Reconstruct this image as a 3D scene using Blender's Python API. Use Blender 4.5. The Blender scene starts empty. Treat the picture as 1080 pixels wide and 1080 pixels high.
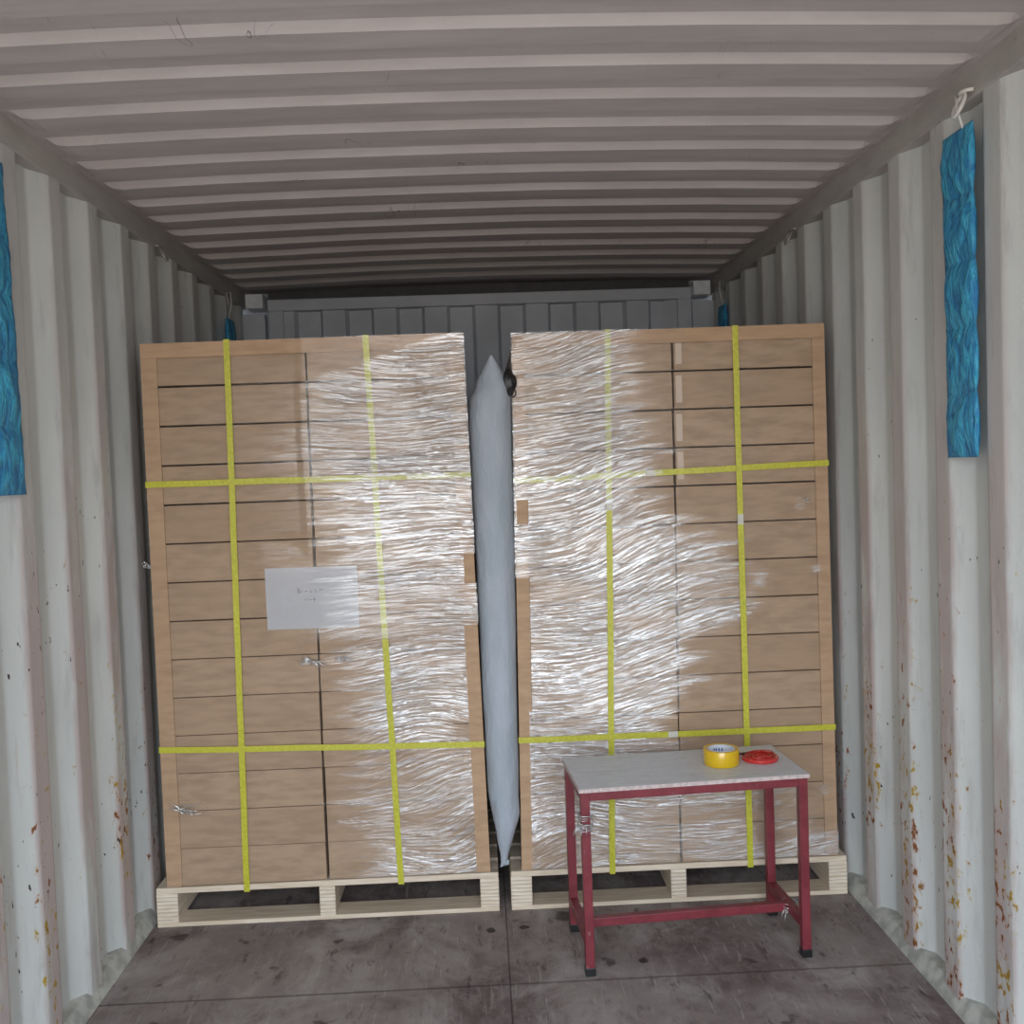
import bpy, bmesh, math, random
from mathutils import Vector, Matrix, noise
random.seed(7)
S = bpy.context.scene
C = S.collection
pi = math.pi

# ------------------------------------------------------------------ camera
YAW, PITCH, ROLL = -0.0307, -0.0423, -0.0362
cam = bpy.data.objects.new('camera', bpy.data.cameras.new('camera'))
C.objects.link(cam)
S.camera = cam
fw = Vector((-math.sin(YAW)*math.cos(PITCH), math.cos(YAW)*math.cos(PITCH), math.sin(PITCH)))
rt = Vector((math.cos(YAW), math.sin(YAW), 0))
up = rt.cross(fw)
r2 = rt*math.cos(ROLL) + up*math.sin(ROLL)
u2 = -rt*math.sin(ROLL) + up*math.cos(ROLL)
M = Matrix((r2, u2, -fw)).transposed().to_4x4()
M.translation = Vector((-0.034, 0, 1.468))
cam.matrix_world = M
cam.data.sensor_width = 36
cam.data.lens = 1076.2/1080*36
cam.data.clip_start = 0.05

# ------------------------------------------------------------------ world, light, exposure
W = bpy.data.worlds.new('world')
S.world = W
W.use_nodes = True
wn, wl = W.node_tree.nodes, W.node_tree.links
bg = wn['Background']
tc = wn.new('ShaderNodeTexCoord')
sx = wn.new('ShaderNodeSeparateXYZ')
rp = wn.new('ShaderNodeValToRGB')
mr = wn.new('ShaderNodeMapRange')
mr.inputs['From Min'].default_value = -1
mr.inputs['From Max'].default_value = 1
wl.new(tc.outputs['Generated'], sx.inputs[0])
wl.new(sx.outputs['Z'], mr.inputs['Value'])
wl.new(mr.outputs[0], rp.inputs[0])
wl.new(rp.outputs[0], bg.inputs[0])
e = rp.color_ramp.elements
e[0].position = 0.0; e[0].color = (0.42, 0.385, 0.35, 1)
e[1].position = 1.0; e[1].color = (0.62, 0.74, 0.92, 1)
for p_, c_ in ((0.49, (0.56, 0.52, 0.475, 1)), (0.51, (1.02, 1.09, 1.16, 1)), (0.62, (1.10, 1.24, 1.40, 1))):
    k = e.new(p_); k.color = c_
bg.inputs[1].default_value = 1.0

portal = bpy.data.lights.new('door_opening_portal', 'AREA')
portal.shape = 'RECTANGLE'; portal.size = 2.42; portal.size_y = 2.42
portal.cycles.is_portal = True
po = bpy.data.objects.new('door_opening_portal', portal)
C.objects.link(po)
po.location = (0, -0.76, 1.2)
po.rotation_euler = (pi/2, 0, 0)      # shines towards +Y, into the container

vs = S.view_settings
vs.view_transform = 'Standard'; vs.look = 'None'; vs.gamma = 1; vs.use_curve_mapping = False
vs.exposure = 2.55
S.cycles.max_bounces = 10
S.cycles.diffuse_bounces = 5
S.cycles.transparent_max_bounces = 12

# ------------------------------------------------------------------ helpers
def link(name, me, parent=None):
    o = bpy.data.objects.new(name, me)
    C.objects.link(o)
    if parent: o.parent = parent
    return o

def obj(name, bm, m, parent=None, smooth=False):
    me = bpy.data.meshes.new(name)
    bmesh.ops.recalc_face_normals(bm, faces=bm.faces)
    bm.to_mesh(me); bm.free()
    for x in (m if isinstance(m, (list, tuple)) else [m]): me.materials.append(x)
    if smooth:
        for p in me.polygons: p.use_smooth = True
    return link(name, me, parent)

def tag(o, label, cat, group=None):
    o['label'] = label; o['category'] = cat
    if group: o['group'] = group
    return o

def empty(name, loc, label, cat, group=None, rz=0):
    o = bpy.data.objects.new(name, None)
    C.objects.link(o); o.location = loc; o.rotation_euler = (0, 0, rz); o.empty_display_size = .05
    return tag(o, label, cat, group)

def struct(o):
    o['kind'] = 'structure'
    return o

def add_hex(bm, c, bev=0, seg=1):
    """c: 8 corners, bottom 4 ccw then top 4"""
    v = [bm.verts.new(p) for p in c]
    fs = [(3,2,1,0), (4,5,6,7), (0,1,5,4), (1,2,6,5), (2,3,7,6), (3,0,4,7)]
    f = [bm.faces.new([v[i] for i in q]) for q in fs]
    if bev:
        ed = list({x for q in f for x in q.edges})
        bmesh.ops.bevel(bm, geom=ed, offset=bev, segments=seg, affect='EDGES', profile=.6)

def add_box(bm, x0, x1, y0, y1, z0, z1, bev=0, seg=1):
    add_hex(bm, [(x0,y0,z0),(x1,y0,z0),(x1,y1,z0),(x0,y1,z0),(x0,y0,z1),(x1,y0,z1),(x1,y1,z1),(x0,y1,z1)], bev, seg)

def box(x0, x1, y0, y1, z0, z1, bev=0, seg=1):
    bm = bmesh.new(); add_box(bm, x0, x1, y0, y1, z0, z1, bev, seg); return bm

def add_tube(bm, pts, r, n=10, closed=False):
    pts = [Vector(p) for p in pts]; N = len(pts); rings = []
    t0 = (pts[1]-pts[0]).normalized()
    a = t0.orthogonal().normalized()
    for i, p in enumerate(pts):
        if closed: t = (pts[(i+1) % N]-pts[i-1]).normalized()
        else: t = (pts[min(i+1, N-1)]-pts[max(i-1, 0)]).normalized()
        a = (a - t*a.dot(t)).normalized(); b = t.cross(a)
        rr = r[i] if isinstance(r, (list, tuple)) else r
        rings.append([bm.verts.new(p + (a*math.cos(2*pi*k/n)+b*math.sin(2*pi*k/n))*rr) for k in range(n)])
    for i in range(N if closed else N-1):
        A, B = rings[i], rings[(i+1) % N]
        for k in range(n): bm.faces.new((A[k], A[(k+1) % n], B[(k+1) % n], B[k]))
    if not closed:
        bm.faces.new(rings[0]); bm.faces.new(rings[-1])

def add_lathe(bm, prof, n=48, cx=0, cy=0, closed=True):
    """prof: (r, z) points"""
    rings = [[bm.verts.new((cx+r*math.cos(2*pi*k/n), cy+r*math.sin(2*pi*k/n), z)) for k in range(n)] for r, z in prof]
    m = len(prof)
    for i in range(m if closed else m-1):
        A, B = rings[i], rings[(i+1) % m]
        for k in range(n): bm.faces.new((A[k], A[(k+1) % n], B[(k+1) % n], B[k]))

def add_band(bm, path, side, w, t, closed=True):
    """flat strap: path = points on its centreline with outward normals [(p, n)], side = unit width direction"""
    rings = []
    for p, n in path:
        p = Vector(p); n = Vector(n).normalized(); s = Vector(side)
        rings.append([bm.verts.new(p + s*a + n*b) for a, b in ((-w/2, 0), (w/2, 0), (w/2, t), (-w/2, t))])
    N = len(rings)
    for i in range(N if closed else N-1):
        A, B = rings[i], rings[(i+1) % N]
        for k in range(4): bm.faces.new((A[k], A[(k+1) % 4], B[(k+1) % 4], B[k]))
    if not closed:
        bm.faces.new(rings[0]); bm.faces.new(rings[-1])

# ------------------------------------------------------------------ material helper
class NT:
    def __init__(s, name):
        s.m = bpy.data.materials.new(name); s.m.use_nodes = True
        s.n, s.l = s.m.node_tree.nodes, s.m.node_tree.links
        s.p = s.n['Principled BSDF']; s.out = s.n['Material Output']
        s.tc = s.n.new('ShaderNodeTexCoord')
        s.pos = s.n.new('ShaderNodeNewGeometry').outputs['Position']
    def put(s, inp, v):
        if isinstance(v, bpy.types.NodeSocket): s.l.new(v, inp)
        elif v is not None: inp.default_value = v
    def map(s, scale=(1,1,1), rot=(0,0,0), loc=(0,0,0), src=None):
        q = s.n.new('ShaderNodeMapping'); s.l.new(src or s.pos, q.inputs[0])
        q.inputs['Scale'].default_value = scale; q.inputs['Rotation'].default_value = rot; q.inputs['Location'].default_value = loc
        return q.outputs[0]
    def noise(s, v, scale, detail=3, rough=.5, dist=0):
        q = s.n.new('ShaderNodeTexNoise'); s.l.new(v, q.inputs['Vector'])
        q.inputs['Scale'].default_value = scale; q.inputs['Detail'].default_value = detail
        q.inputs['Roughness'].default_value = rough; q.inputs['Distortion'].default_value = dist
        return q.outputs[0]
    def voro(s, v, scale, rnd=1):
        q = s.n.new('ShaderNodeTexVoronoi'); s.l.new(v, q.inputs['Vector'])
        q.inputs['Scale'].default_value = scale; q.inputs['Randomness'].default_value = rnd
        return q.outputs['Distance']
    def rng(s, v, a, b, c=0, d=1, smooth=True):
        q = s.n.new('ShaderNodeMapRange'); s.put(q.inputs[0], v)
        if smooth: q.interpolation_type = 'SMOOTHSTEP'
        for i, x in enumerate((a, b, c, d)): s.put(q.inputs[i+1], x)
        return q.outputs[0]
    def math(s, op, a, b=None, c=None):
        q = s.n.new('ShaderNodeMath'); q.operation = op
        s.put(q.inputs[0], a)
        if b is not None: s.put(q.inputs[1], b)
        if c is not None: s.put(q.inputs[2], c)
        return q.outputs[0]
    def mul(s, a, b): return s.math('MULTIPLY', a, b)
    def mix(s, f, a, b):
        q = s.n.new('ShaderNodeMix'); q.data_type = 'RGBA'
        s.put(q.inputs[0], f)
        s.put(q.inputs[6], a if isinstance(a, bpy.types.NodeSocket) else (*a, 1))
        s.put(q.inputs[7], b if isinstance(b, bpy.types.NodeSocket) else (*b, 1))
        return q.outputs[2]
    def xyz(s, src=None):
        q = s.n.new('ShaderNodeSeparateXYZ'); s.l.new(src or s.pos, q.inputs[0]); return q.outputs
    def bump(s, h, strength=.3, dist=.01, normal=None):
        q = s.n.new('ShaderNodeBump'); s.put(q.inputs['Height'], h)
        s.put(q.inputs['Strength'], strength); s.put(q.inputs['Distance'], dist)
        if normal: s.l.new(normal, q.inputs['Normal'])
        return q.outputs[0]
    def done(s, col=None, rough=.6, metal=0, normal=None, spec=None):
        if col is not None: s.put(s.p.inputs['Base Color'], col if isinstance(col, bpy.types.NodeSocket) else (*col, 1))
        s.put(s.p.inputs['Roughness'], rough); s.put(s.p.inputs['Metallic'], metal)
        if spec is not None: s.put(s.p.inputs['Specular IOR Level'], spec)
        if normal: s.l.new(normal, s.p.inputs['Normal'])
        return s.m

def plain(name, col, rough=.5, metal=0, var=.08, scale=30, bumpy=.1):
    t = NT(name); n = t.noise(t.pos, scale, 4)
    f = t.rng(n, .35, .65)
    c = t.mix(f, tuple(x*(1-var) for x in col), tuple(min(1, x*(1+var)) for x in col))
    return t.done(c, rough, metal, t.bump(n, bumpy, .002))

# painted steel of the side walls
def wall_paint(name, sgn):
    t = NT(name)
    X, Y, Z = t.xyz()
    ax = t.math('ABSOLUTE', X)
    base = t.mix(t.rng(t.noise(t.map((1, 1, .35)), 6, 4), .35, .7), (.60, .62, .60), (.68, .695, .675))
    # inner crests rubbed by cargo: pinkish worn coat
    crest = t.rng(ax, 1.186, 1.178)
    worn = t.rng(t.noise(t.map((1, 1, .3)), 7, 5, .6), .36, .56)
    hgt = t.rng(Z, 2.1, .9, .25, 1)
    c = t.mix(t.mul(t.mul(crest, worn), hgt), base, (.53, .455, .44))
    # dirt smears
    d = t.mul(t.mul(t.rng(t.noise(t.map((3, 3, .5)), 7, 6, .7), .50, .72), t.rng(ax, 1.212, 1.18, .35, 1)), .5)
    c = t.mix(d, c, (.36, .35, .34))
    # rust: small chips gathering near the crest edges, lower half
    low = t.rng(Z, 1.75, .35, .0, 1)
    near = t.rng(ax, 1.205, 1.176, .25, 1)
    r1 = t.noise(t.map((1, 1, .75)), 40, 4, .6)
    clump = t.rng(t.noise(t.map((1, 1, .6), loc=(3, 1, 7)), 3.5, 2), .34, .58, .25, 1)
    amt = t.mul(t.mul(low, near), clump)
    thr = t.math('SUBTRACT', .78, t.mul(amt, .215))
    rust = t.rng(r1, thr, t.math('ADD', thr, .035))
    halo = t.mul(t.rng(r1, t.math('SUBTRACT', thr, .07), thr), .55)
    hue = t.rng(t.noise(t.map(loc=(9, 2, 4)), 5, 2), .40, .58)
    c = t.mix(halo, c, t.mix(hue, (.52, .40, .16), (.50, .31, .22)))
    c = t.mix(rust, c, t.mix(hue, (.42, .27, .03), (.22, .075, .025)))
    # black nicks and scratches
    n2 = t.noise(t.map((1, 1, .5), loc=(5, 5, 5)), 62, 2, .5)
    gate = t.rng(t.noise(t.map(loc=(1, 8, 2)), 3, 2), .40, .6)
    thr2 = t.math('SUBTRACT', .80, t.mul(t.mul(gate, t.rng(Z, 2.3, .9, .3, 1)), .115))
    nick = t.rng(n2, thr2, t.math('ADD', thr2, .02))
    c = t.mix(nick, c, (.06, .045, .04))
    drip = t.mul(t.rng(t.noise(t.map((14, 14, .8), loc=(2, 2, 0)), 4, 3), .66, .76), t.rng(Z, 1.6, .6))
    c = t.mix(t.mul(drip, .35), c, (.45, .33, .2))
    bmp = t.bump(t.noise(t.map((1, 1, .6)), 9, 3), .25, .01)
    bmp = t.bump(rust, .4, .002, bmp)
    return t.done(c, t.mix(rust, (.48,)*3, (.85,)*3), 0, bmp, .4)

M_wallL = wall_paint('left wall paint', -1)

def ceiling_paint():
    t = NT('roof paint')
    n = t.noise(t.map((.5, 2.5, 1)), 6, 5, .6)
    c = t.mix(t.rng(n, .3, .7), (.50, .455, .45), (.58, .53, .52))
    X, Y, Z = t.xyz()
    st = t.rng(t.noise(t.map((1, 1, 1), loc=(4, 4, 0)), 9, 5, .7, 2.5), .66, .72)
    c = t.mix(t.mul(st, .3), c, (.3, .27, .26))
    # thin wandering dark scratches
    w = t.math('ABSOLUTE', t.math('SUBTRACT', t.noise(t.map((1.6, .5, 1)), 3.2, 3, .6, 1.0), .5))
    g = t.rng(t.noise(t.map(loc=(7, 3, 3)), 4, 2), .64, .72)
    c = t.mix(t.mul(t.mul(t.rng(w, .006, .0), g), .75), c, (.10, .085, .08))
    return t.done(c, .6, 0, t.bump(n, .15, .01), .35)
M_roof = ceiling_paint()

def rail_paint():
    t = NT('rail paint')
    n = t.noise(t.map((2, .6, 2)), 8, 5, .6)
    c = t.mix(t.rng(n, .3, .7), (.43, .41, .385), (.52, .50, .47))
    r = t.rng(t.noise(t.map((1, .6, 1), loc=(2, 3, 1)), 22, 4), .66, .72)
    c = t.mix(t.mul(r, .6), c, (.30, .21, .12))
    return t.done(c, .6, 0, t.bump(n, .2, .004), .35)
M_rail = rail_paint()
M_seam = plain('rusty sealant', (.13, .09, .075), .9)
M_back = plain('end wall paint', (.62, .65, .70), .55, var=.06, scale=5)
M_curb = plain('grimy curb paint', (.46, .47, .43), .7, var=.22, scale=22, bumpy=.05)

def floor_mat():
    t = NT('worn plywood floor')
    X, Y, Z = t.xyz()
    big = t.rng(t.noise(t.map((1, .8, 1)), 2.6, 5, .6, .4), .34, .66)
    c = t.mix(big, (.15, .11, .108), (.29, .25, .24))
    patch = t.rng(t.noise(t.map((1, .7, 1), loc=(4, 1, 0)), 4.2, 6, .65, .6), .46, .68)
    c = t.mix(t.mul(patch, .75), c, (.45, .42, .40))
    # scuffs, mostly along the container
    a = t.noise(t.map((34, 2.2, 1), rot=(0, 0, .12)), 2.2, 4, .65, .4)
    b = t.noise(t.map((20, 2.6, 1), rot=(0, 0, -.35), loc=(3, 7, 1)), 2.5, 4, .65, .5)
    sc = t.math('MAXIMUM', t.rng(a, .585, .70), t.rng(b, .61, .73))
    c = t.mix(t.mul(sc, .42), c, (.52, .49, .46))
    mot = t.rng(t.noise(t.map((1, .8, 1), loc=(2, 9, 4)), 14, 6, .75, .5), .40, .66)
    c = t.mix(t.mul(mot, .42), c, (.36, .33, .31))
    dk = t.rng(t.noise(t.map((9, 2.4, 1), loc=(1, 5, 3)), 3, 5, .7), .56, .72)
    c = t.mix(t.mul(dk, .75), c, (.045, .03, .03))
    bl = t.rng(t.noise(t.map(loc=(8, 2, 3)), 9, 3), .64, .72)
    c = t.mix(t.mul(bl, .7), c, (.03, .024, .024))
    for (px, py, r) in ((-.05, 3.20, .020), (.055, 3.21, .020), (.40, 2.955, .02)):
        dx = t.math('SUBTRACT', X, px); dy = t.math('SUBTRACT', Y, py)
        dd = t.math('SQRT', t.math('ADD', t.mul(dx, dx), t.mul(dy, dy)))
        dd = t.math('ADD', dd, t.mul(t.math('SUBTRACT', t.noise(t.pos, 40, 2), .5), .03))
        c = t.mix(t.mul(t.rng(dd, r, r*.6), .85), c, (.02, .015, .015))
    # dirt packed in the joints between the sheets
    wv = t.mul(t.math('SUBTRACT', t.noise(t.map((6, 6, 1)), 6, 4, .7), .5), .016)
    jy = t.math('ABSOLUTE', t.math('ADD', t.math('SUBTRACT', Y, 2.85), t.mul(wv, .5)))
    jx = t.math('ABSOLUTE', t.math('ADD', X, t.mul(wv, .4)))
    c = t.mix(t.mul(t.rng(jy, .008, .001), .55), c, (.035, .026, .026))
    c = t.mix(t.mul(t.rng(jx, .005, .001), .35), c, (.05, .04, .04))
    # flecks of straw and chips
    fl = t.rng(t.noise(t.map((1, 1, 1), loc=(6, 6, 6)), 70, 2), .755, .79)
    c = t.mix(t.mul(fl, .6), c, (.45, .36, .2))
    h = t.math('SUBTRACT', t.noise(t.map((12, 2, 1)), 4, 5), t.mul(sc, .2))
    return t.done(c, t.rng(big, 0, 1, .85, .6), 0, t.bump(h, .45, .006), .3)
M_floor = floor_mat()

def cardboard(name, a, b):
    t = NT(name)
    info = t.n.new('ShaderNodeObjectInfo').outputs['Random']
    c = t.mix(info, a, b)
    n = t.noise(t.map((2, 2, 9)), 5, 4, .6)
    c2 = t.mix(t.rng(n, .35, .7), c, tuple(x*.86 for x in a))
    fl = t.noise(t.map((120, 1, 1)), 1.2, 1)
    return t.done(c2, .75, 0, t.bump(t.noise(t.map((1, 1, 4)), 10, 3), .2, .006), .25)
M_card = cardboard('carton board', (.445, .305, .198), (.49, .345, .23))
M_cardhi = cardboard('corner board', (.52, .34, .21), (.55, .365, .23))

def wood(name, a, b, ax):
    t = NT(name)
    sc = [(3, 30, 30), (30, 3, 30), (30, 30, 3)][ax]
    info = t.n.new('ShaderNodeObjectInfo').outputs['Random']
    v = t.map(sc, src=t.pos)
    n = t.noise(v, 2, 5, .6, .6)
    c = t.mix(t.rng(n, .3, .7), a, b)
    kn = t.rng(t.noise(t.map([(2, 6, 6), (6, 2, 6), (6, 6, 2)][ax], loc=(3, 3, 3)), 2.2, 3), .6, .72)
    c = t.mix(t.mul(kn, .4), c, (.28, .21, .15))
    return t.done(c, .75, 0, t.bump(n, .25, .003), .25)
M_woodx = wood('pine boards', (.66, .54, .40), (.80, .69, .55), 0)
def laminated():
    t = NT('laminated stringer wood')
    X, Y, Z = t.xyz()
    n = t.noise(t.map((8, 2, 60)), 2, 4)
    c = t.mix(t.rng(n, .3, .7), (.70, .58, .44), (.84, .73, .60))
    w = t.math('SINE', t.math('ADD', t.mul(Z, 2*pi/.0125), t.mul(t.noise(t.pos, 9, 2), 2)))
    c = t.mix(t.mul(t.rng(w, .72, 1), .6), c, (.28, .20, .13))
    return t.done(c, .75, 0, t.bump(w, .35, .002), .25)
M_lam = laminated()

def strap_mat():
    t = NT('yellow polyester strap')
    n = t.noise(t.map((1, 1, 1)), 120, 2)
    c = t.mix(t.rng(n, .3, .7), (.50, .48, .035), (.60, .58, .06))
    return t.done(c, .38, 0, t.bump(n, .3, .001), .5)
M_strap = strap_mat()
M_seal = plain('strap seal', (.62, .60, .52), .45, .1)

def film_mat():
    t = NT('stretch film')
    at = t.n.new('ShaderNodeAttribute'); at.attribute_name = 'film_layers'
    L = at.outputs['Fac']
    big = t.rng(t.noise(t.map((2.2, 1, 5)), 1.5, 3), .3, .7)
    X, Y, Z = t.xyz()
    # wrinkles sag and climb: bend the streak direction slowly over the sheet
    wrp = t.mul(t.math('SUBTRACT', t.noise(t.map((1, 1, 1.6), loc=(4, 0, 2)), 1.1, 1), .5), .42)
    tilt = t.mul(t.math('SUBTRACT', X, .1), t.rng(X, -.02, .02, -.02, -.13))
    Zw = t.math('ADD', Z, t.math('ADD', wrp, tilt))
    cb = t.n.new('ShaderNodeCombineXYZ'); t.put(cb.inputs[0], X); t.put(cb.inputs[1], Y); t.put(cb.inputs[2], Zw)
    P = cb.outputs[0]
    s1 = t.noise(t.map((9, 9, 210), src=P), .8, 3, .6, .7)
    s2 = t.noise(t.map((24, 24, 430), rot=(0, .03, 0), loc=(3, 1, 2), src=P), .9, 3, .6, 1.4)
    s3 = t.noise(t.map((5, 5, 62), rot=(0, -.06, 0), loc=(1, 1, 9), src=P), 1.0, 4, .65, .9)
    h = t.math('ADD', t.math('ADD', t.mul(s1, 1.0), t.mul(s2, .55)), t.mul(s3, 1.1))
    nrm = t.bump(h, t.rng(L, 0, 1, .15, 1.0, False), .0026)
    gl = t.n.new('ShaderNodeBsdfGlossy'); gl.inputs['Roughness'].default_value = .075
    t.l.new(nrm, gl.inputs['Normal']); gl.inputs['Color'].default_value = (1, 1, 1, 1)
    di = t.n.new('ShaderNodeBsdfDiffuse'); di.inputs['Color'].default_value = (.78, .77, .77, 1)
    tr = t.n.new('ShaderNodeBsdfTransparent'); tr.inputs['Color'].default_value = (.985, .985, .985, 1)
    m1 = t.n.new('ShaderNodeMixShader'); t.l.new(gl.outputs[0], m1.inputs[1]); t.l.new(di.outputs[0], m1.inputs[2])
    m1.inputs[0].default_value = .20
    fold = t.rng(t.math('ADD', t.mul(s1, .6), t.mul(s2, .4)), .44, .58)
    fac = t.math('ADD', .02, t.mul(L, t.math('ADD', .12, t.mul(fold, .74))))
    m2 = t.n.new('ShaderNodeMixShader'); t.l.new(fac, m2.inputs[0])
    t.l.new(tr.outputs[0], m2.inputs[1]); t.l.new(m1.outputs[0], m2.inputs[2])
    t.l.new(m2.outputs[0], t.out.inputs[0]); t.n.remove(t.p)
    return t.m
M_film = film_mat()

def scrap_mat():
    t = NT('crumpled clear film')
    gl = t.n.new('ShaderNodeBsdfGlossy'); gl.inputs['Roughness'].default_value = .15
    di = t.n.new('ShaderNodeBsdfDiffuse'); di.inputs['Color'].default_value = (.8, .8, .78, 1)
    tr = t.n.new('ShaderNodeBsdfTransparent')
    m1 = t.n.new('ShaderNodeMixShader'); m1.inputs[0].default_value = .4
    t.l.new(gl.outputs[0], m1.inputs[1]); t.l.new(di.outputs[0], m1.inputs[2])
    m2 = t.n.new('ShaderNodeMixShader'); m2.inputs[0].default_value = .5
    t.l.new(tr.outputs[0], m2.inputs[1]); t.l.new(m1.outputs[0], m2.inputs[2])
    t.l.new(m2.outputs[0], t.out.inputs[0]); t.n.remove(t.p)
    return t.m
M_scrap = scrap_mat()
def clear_tape_mat():
    t = NT('clear tape over board')
    return t.done((.60, .47, .36), .35, 0, t.bump(t.noise(t.pos, 60, 2), .2, .001), .5)
M_cltape = clear_tape_mat()

M_paper = plain('white paper', (.90, .92, .97), .7, var=.01)
M_ink = plain('ink', (.12, .12, .16), .7)

def bag_mat():
    t = NT('woven bag fabric')
    w = t.math('ADD', t.math('SINE', t.mul(t.xyz()[2], 2*pi/.006)), t.math('SINE', t.mul(t.xyz()[1], 2*pi/.006)))
    n = t.noise(t.map((3, 3, 1)), 6, 4)
    c = t.mix(t.rng(n, .3, .7), (.38, .43, .48), (.45, .49, .55))
    nb = t.bump(t.noise(t.map((4, 4, 1.6)), 7, 5, .6, .8), .6, .014)
    return t.done(c, .62, 0, t.bump(w, .12, .001, nb), .35)
M_bag = bag_mat()
M_black = plain('black plastic', (.012, .012, .013), .4, bumpy=.05)

def blue_mat():
    t = NT('blue quilted cloth')
    n = t.noise(t.map((6, 16, 7), rot=(.7, 0, 0)), 2.2, 4, .6, .8)
    c = t.mix(t.rng(n, .35, .68), (.025, .20, .44), (.07, .46, .68))
    hi = t.rng(t.noise(t.map(loc=(2, 2, 2)), 55, 3), .55, .75)
    c = t.mix(t.mul(hi, .35), c, (.22, .62, .74))
    return t.done(c, .55, 0, t.bump(n, .9, .02), .4)
M_blue = blue_mat()
M_tie = plain('white cable tie', (.72, .70, .66), .5)
M_steel = plain('galvanised ring steel', (.42, .41, .39), .4, .5)

def red_paint():
    t = NT('maroon frame paint')
    n = t.noise(t.pos, 18, 4, .6)
    c = t.mix(t.rng(n, .35, .65), (.175, .022, .032), (.225, .034, .046))
    ch = t.rng(t.noise(t.map((1, 1, .6), loc=(4, 4, 4)), 60, 3), .70, .74)
    c = t.mix(t.mul(ch, .6), c, (.30, .16, .15))
    return t.done(c, .42, 0, t.bump(n, .1, .002), .5)
M_red = red_paint()
def top_mat():
    t = NT('grey laminate top')
    n = t.noise(t.map((3, 9, 1)), 6, 5, .65, .5)
    c = t.mix(t.rng(n, .4, .7), (.63, .66, .71), (.71, .74, .79))
    d = t.rng(t.noise(t.map((3, 12, 1), loc=(3, 0, 0)), 5, 5, .7), .55, .7)
    c = t.mix(t.mul(d, .35), c, (.22, .22, .23))
    return t.done(c, .38, 0, t.bump(n, .06, .002), .5)
M_top = top_mat()
M_edge = plain('chipped edge banding', (.58, .48, .46), .6, var=.15, scale=90)
def tape_mat(name, c, core=(1, 1, 1)):
    t = NT(name)
    w = t.noise(t.map((1, 1, 90)), 3, 2)
    t.put(t.p.inputs['Coat Weight'], .5); t.put(t.p.inputs['Coat Roughness'], .08)
    t.put(t.p.inputs['Subsurface Weight'], .15)
    return t.done(t.mix(t.rng(w, .3, .7), c, tuple(x*.85 for x in c)), .2, 0, t.bump(w, .1, .001), .6)
M_ytape = tape_mat('yellow tape', (.80, .50, .008))
M_rtape = tape_mat('red tape', (.62, .035, .03))
M_core = plain('paper core', (.72, .74, .80), .7, var=.03)
M_bmark = plain('blue print', (.12, .16, .42), .6)

# ------------------------------------------------------------------ the container
XI = 1.176           # inner crests of the side corrugation
YB, YE = -0.76, 5.20
H = 2.392
PITCH_W, FL, SL, DEP = .278, .078, .068, .036

def side_wall(sgn, y_edge, name):
    """y_edge: near edge of one inner crest"""
    prof = []
    k0 = int((YB-y_edge)/PITCH_W)-1
    k = k0
    while True:
        y = y_edge + k*PITCH_W
        if y > YE + .3: break
        prof += [(y, 0), (y+FL, 0), (y+FL+SL, 1), (y+PITCH_W-SL, 1)]
        k += 1
    prof = [(min(max(y, YB), YE), d) for y, d in prof if YB-.15 < y < YE+.15]
    zs = [0.0, .012, .035, .2, .6, 1.0, 1.4, 1.8, 2.2, 2.315, 2.33]
    bm = bmesh.new(); cols = []
    # rounded corners: insert small chamfer points
    pp = []
    for i, (y, d) in enumerate(prof):
        if 0 < i < len(prof)-1:
            (ya, da), (yb, db) = prof[i-1], prof[i+1]
            r = .007
            la = max(math.hypot(y-ya, (d-da)*DEP), 1e-6); lb = max(math.hypot(yb-y, (db-d)*DEP), 1e-6)
            A = (y+(ya-y)*r/la, d+(da-d)*r/la); B = (y+(yb-y)*r/lb, d+(db-d)*r/lb)
            pp += [A, ((A[0]+B[0]+2*y)/4, (A[1]+B[1]+2*d)/4), B]
        else: pp.append((y, d))
    for (y, d) in pp:
        col = []
        for z in zs:
            wob = .0025*noise.noise((y*3, z*1.6, sgn*5))
            col.append(bm.verts.new((sgn*(XI + d*DEP + wob), y, z)))
        cols.append(col)
    for a, b in zip(cols, cols[1:]):
        for i in range(len(zs)-1):
            try: bm.faces.new((a[i], b[i], b[i+1], a[i+1]))
            except ValueError: pass
    # outer skin
    q = [bm.verts.new((sgn*1.225, y, z)) for y, z in ((YB, 0), (YE, 0), (YE, H), (YB, H))]
    bm.faces.new(q)
    o = obj(name, bm, M_wallL)
    return struct(o)
side_wall(-1, 2.853, 'wall_left')
side_wall(1, 2.315, 'wall_right')

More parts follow.
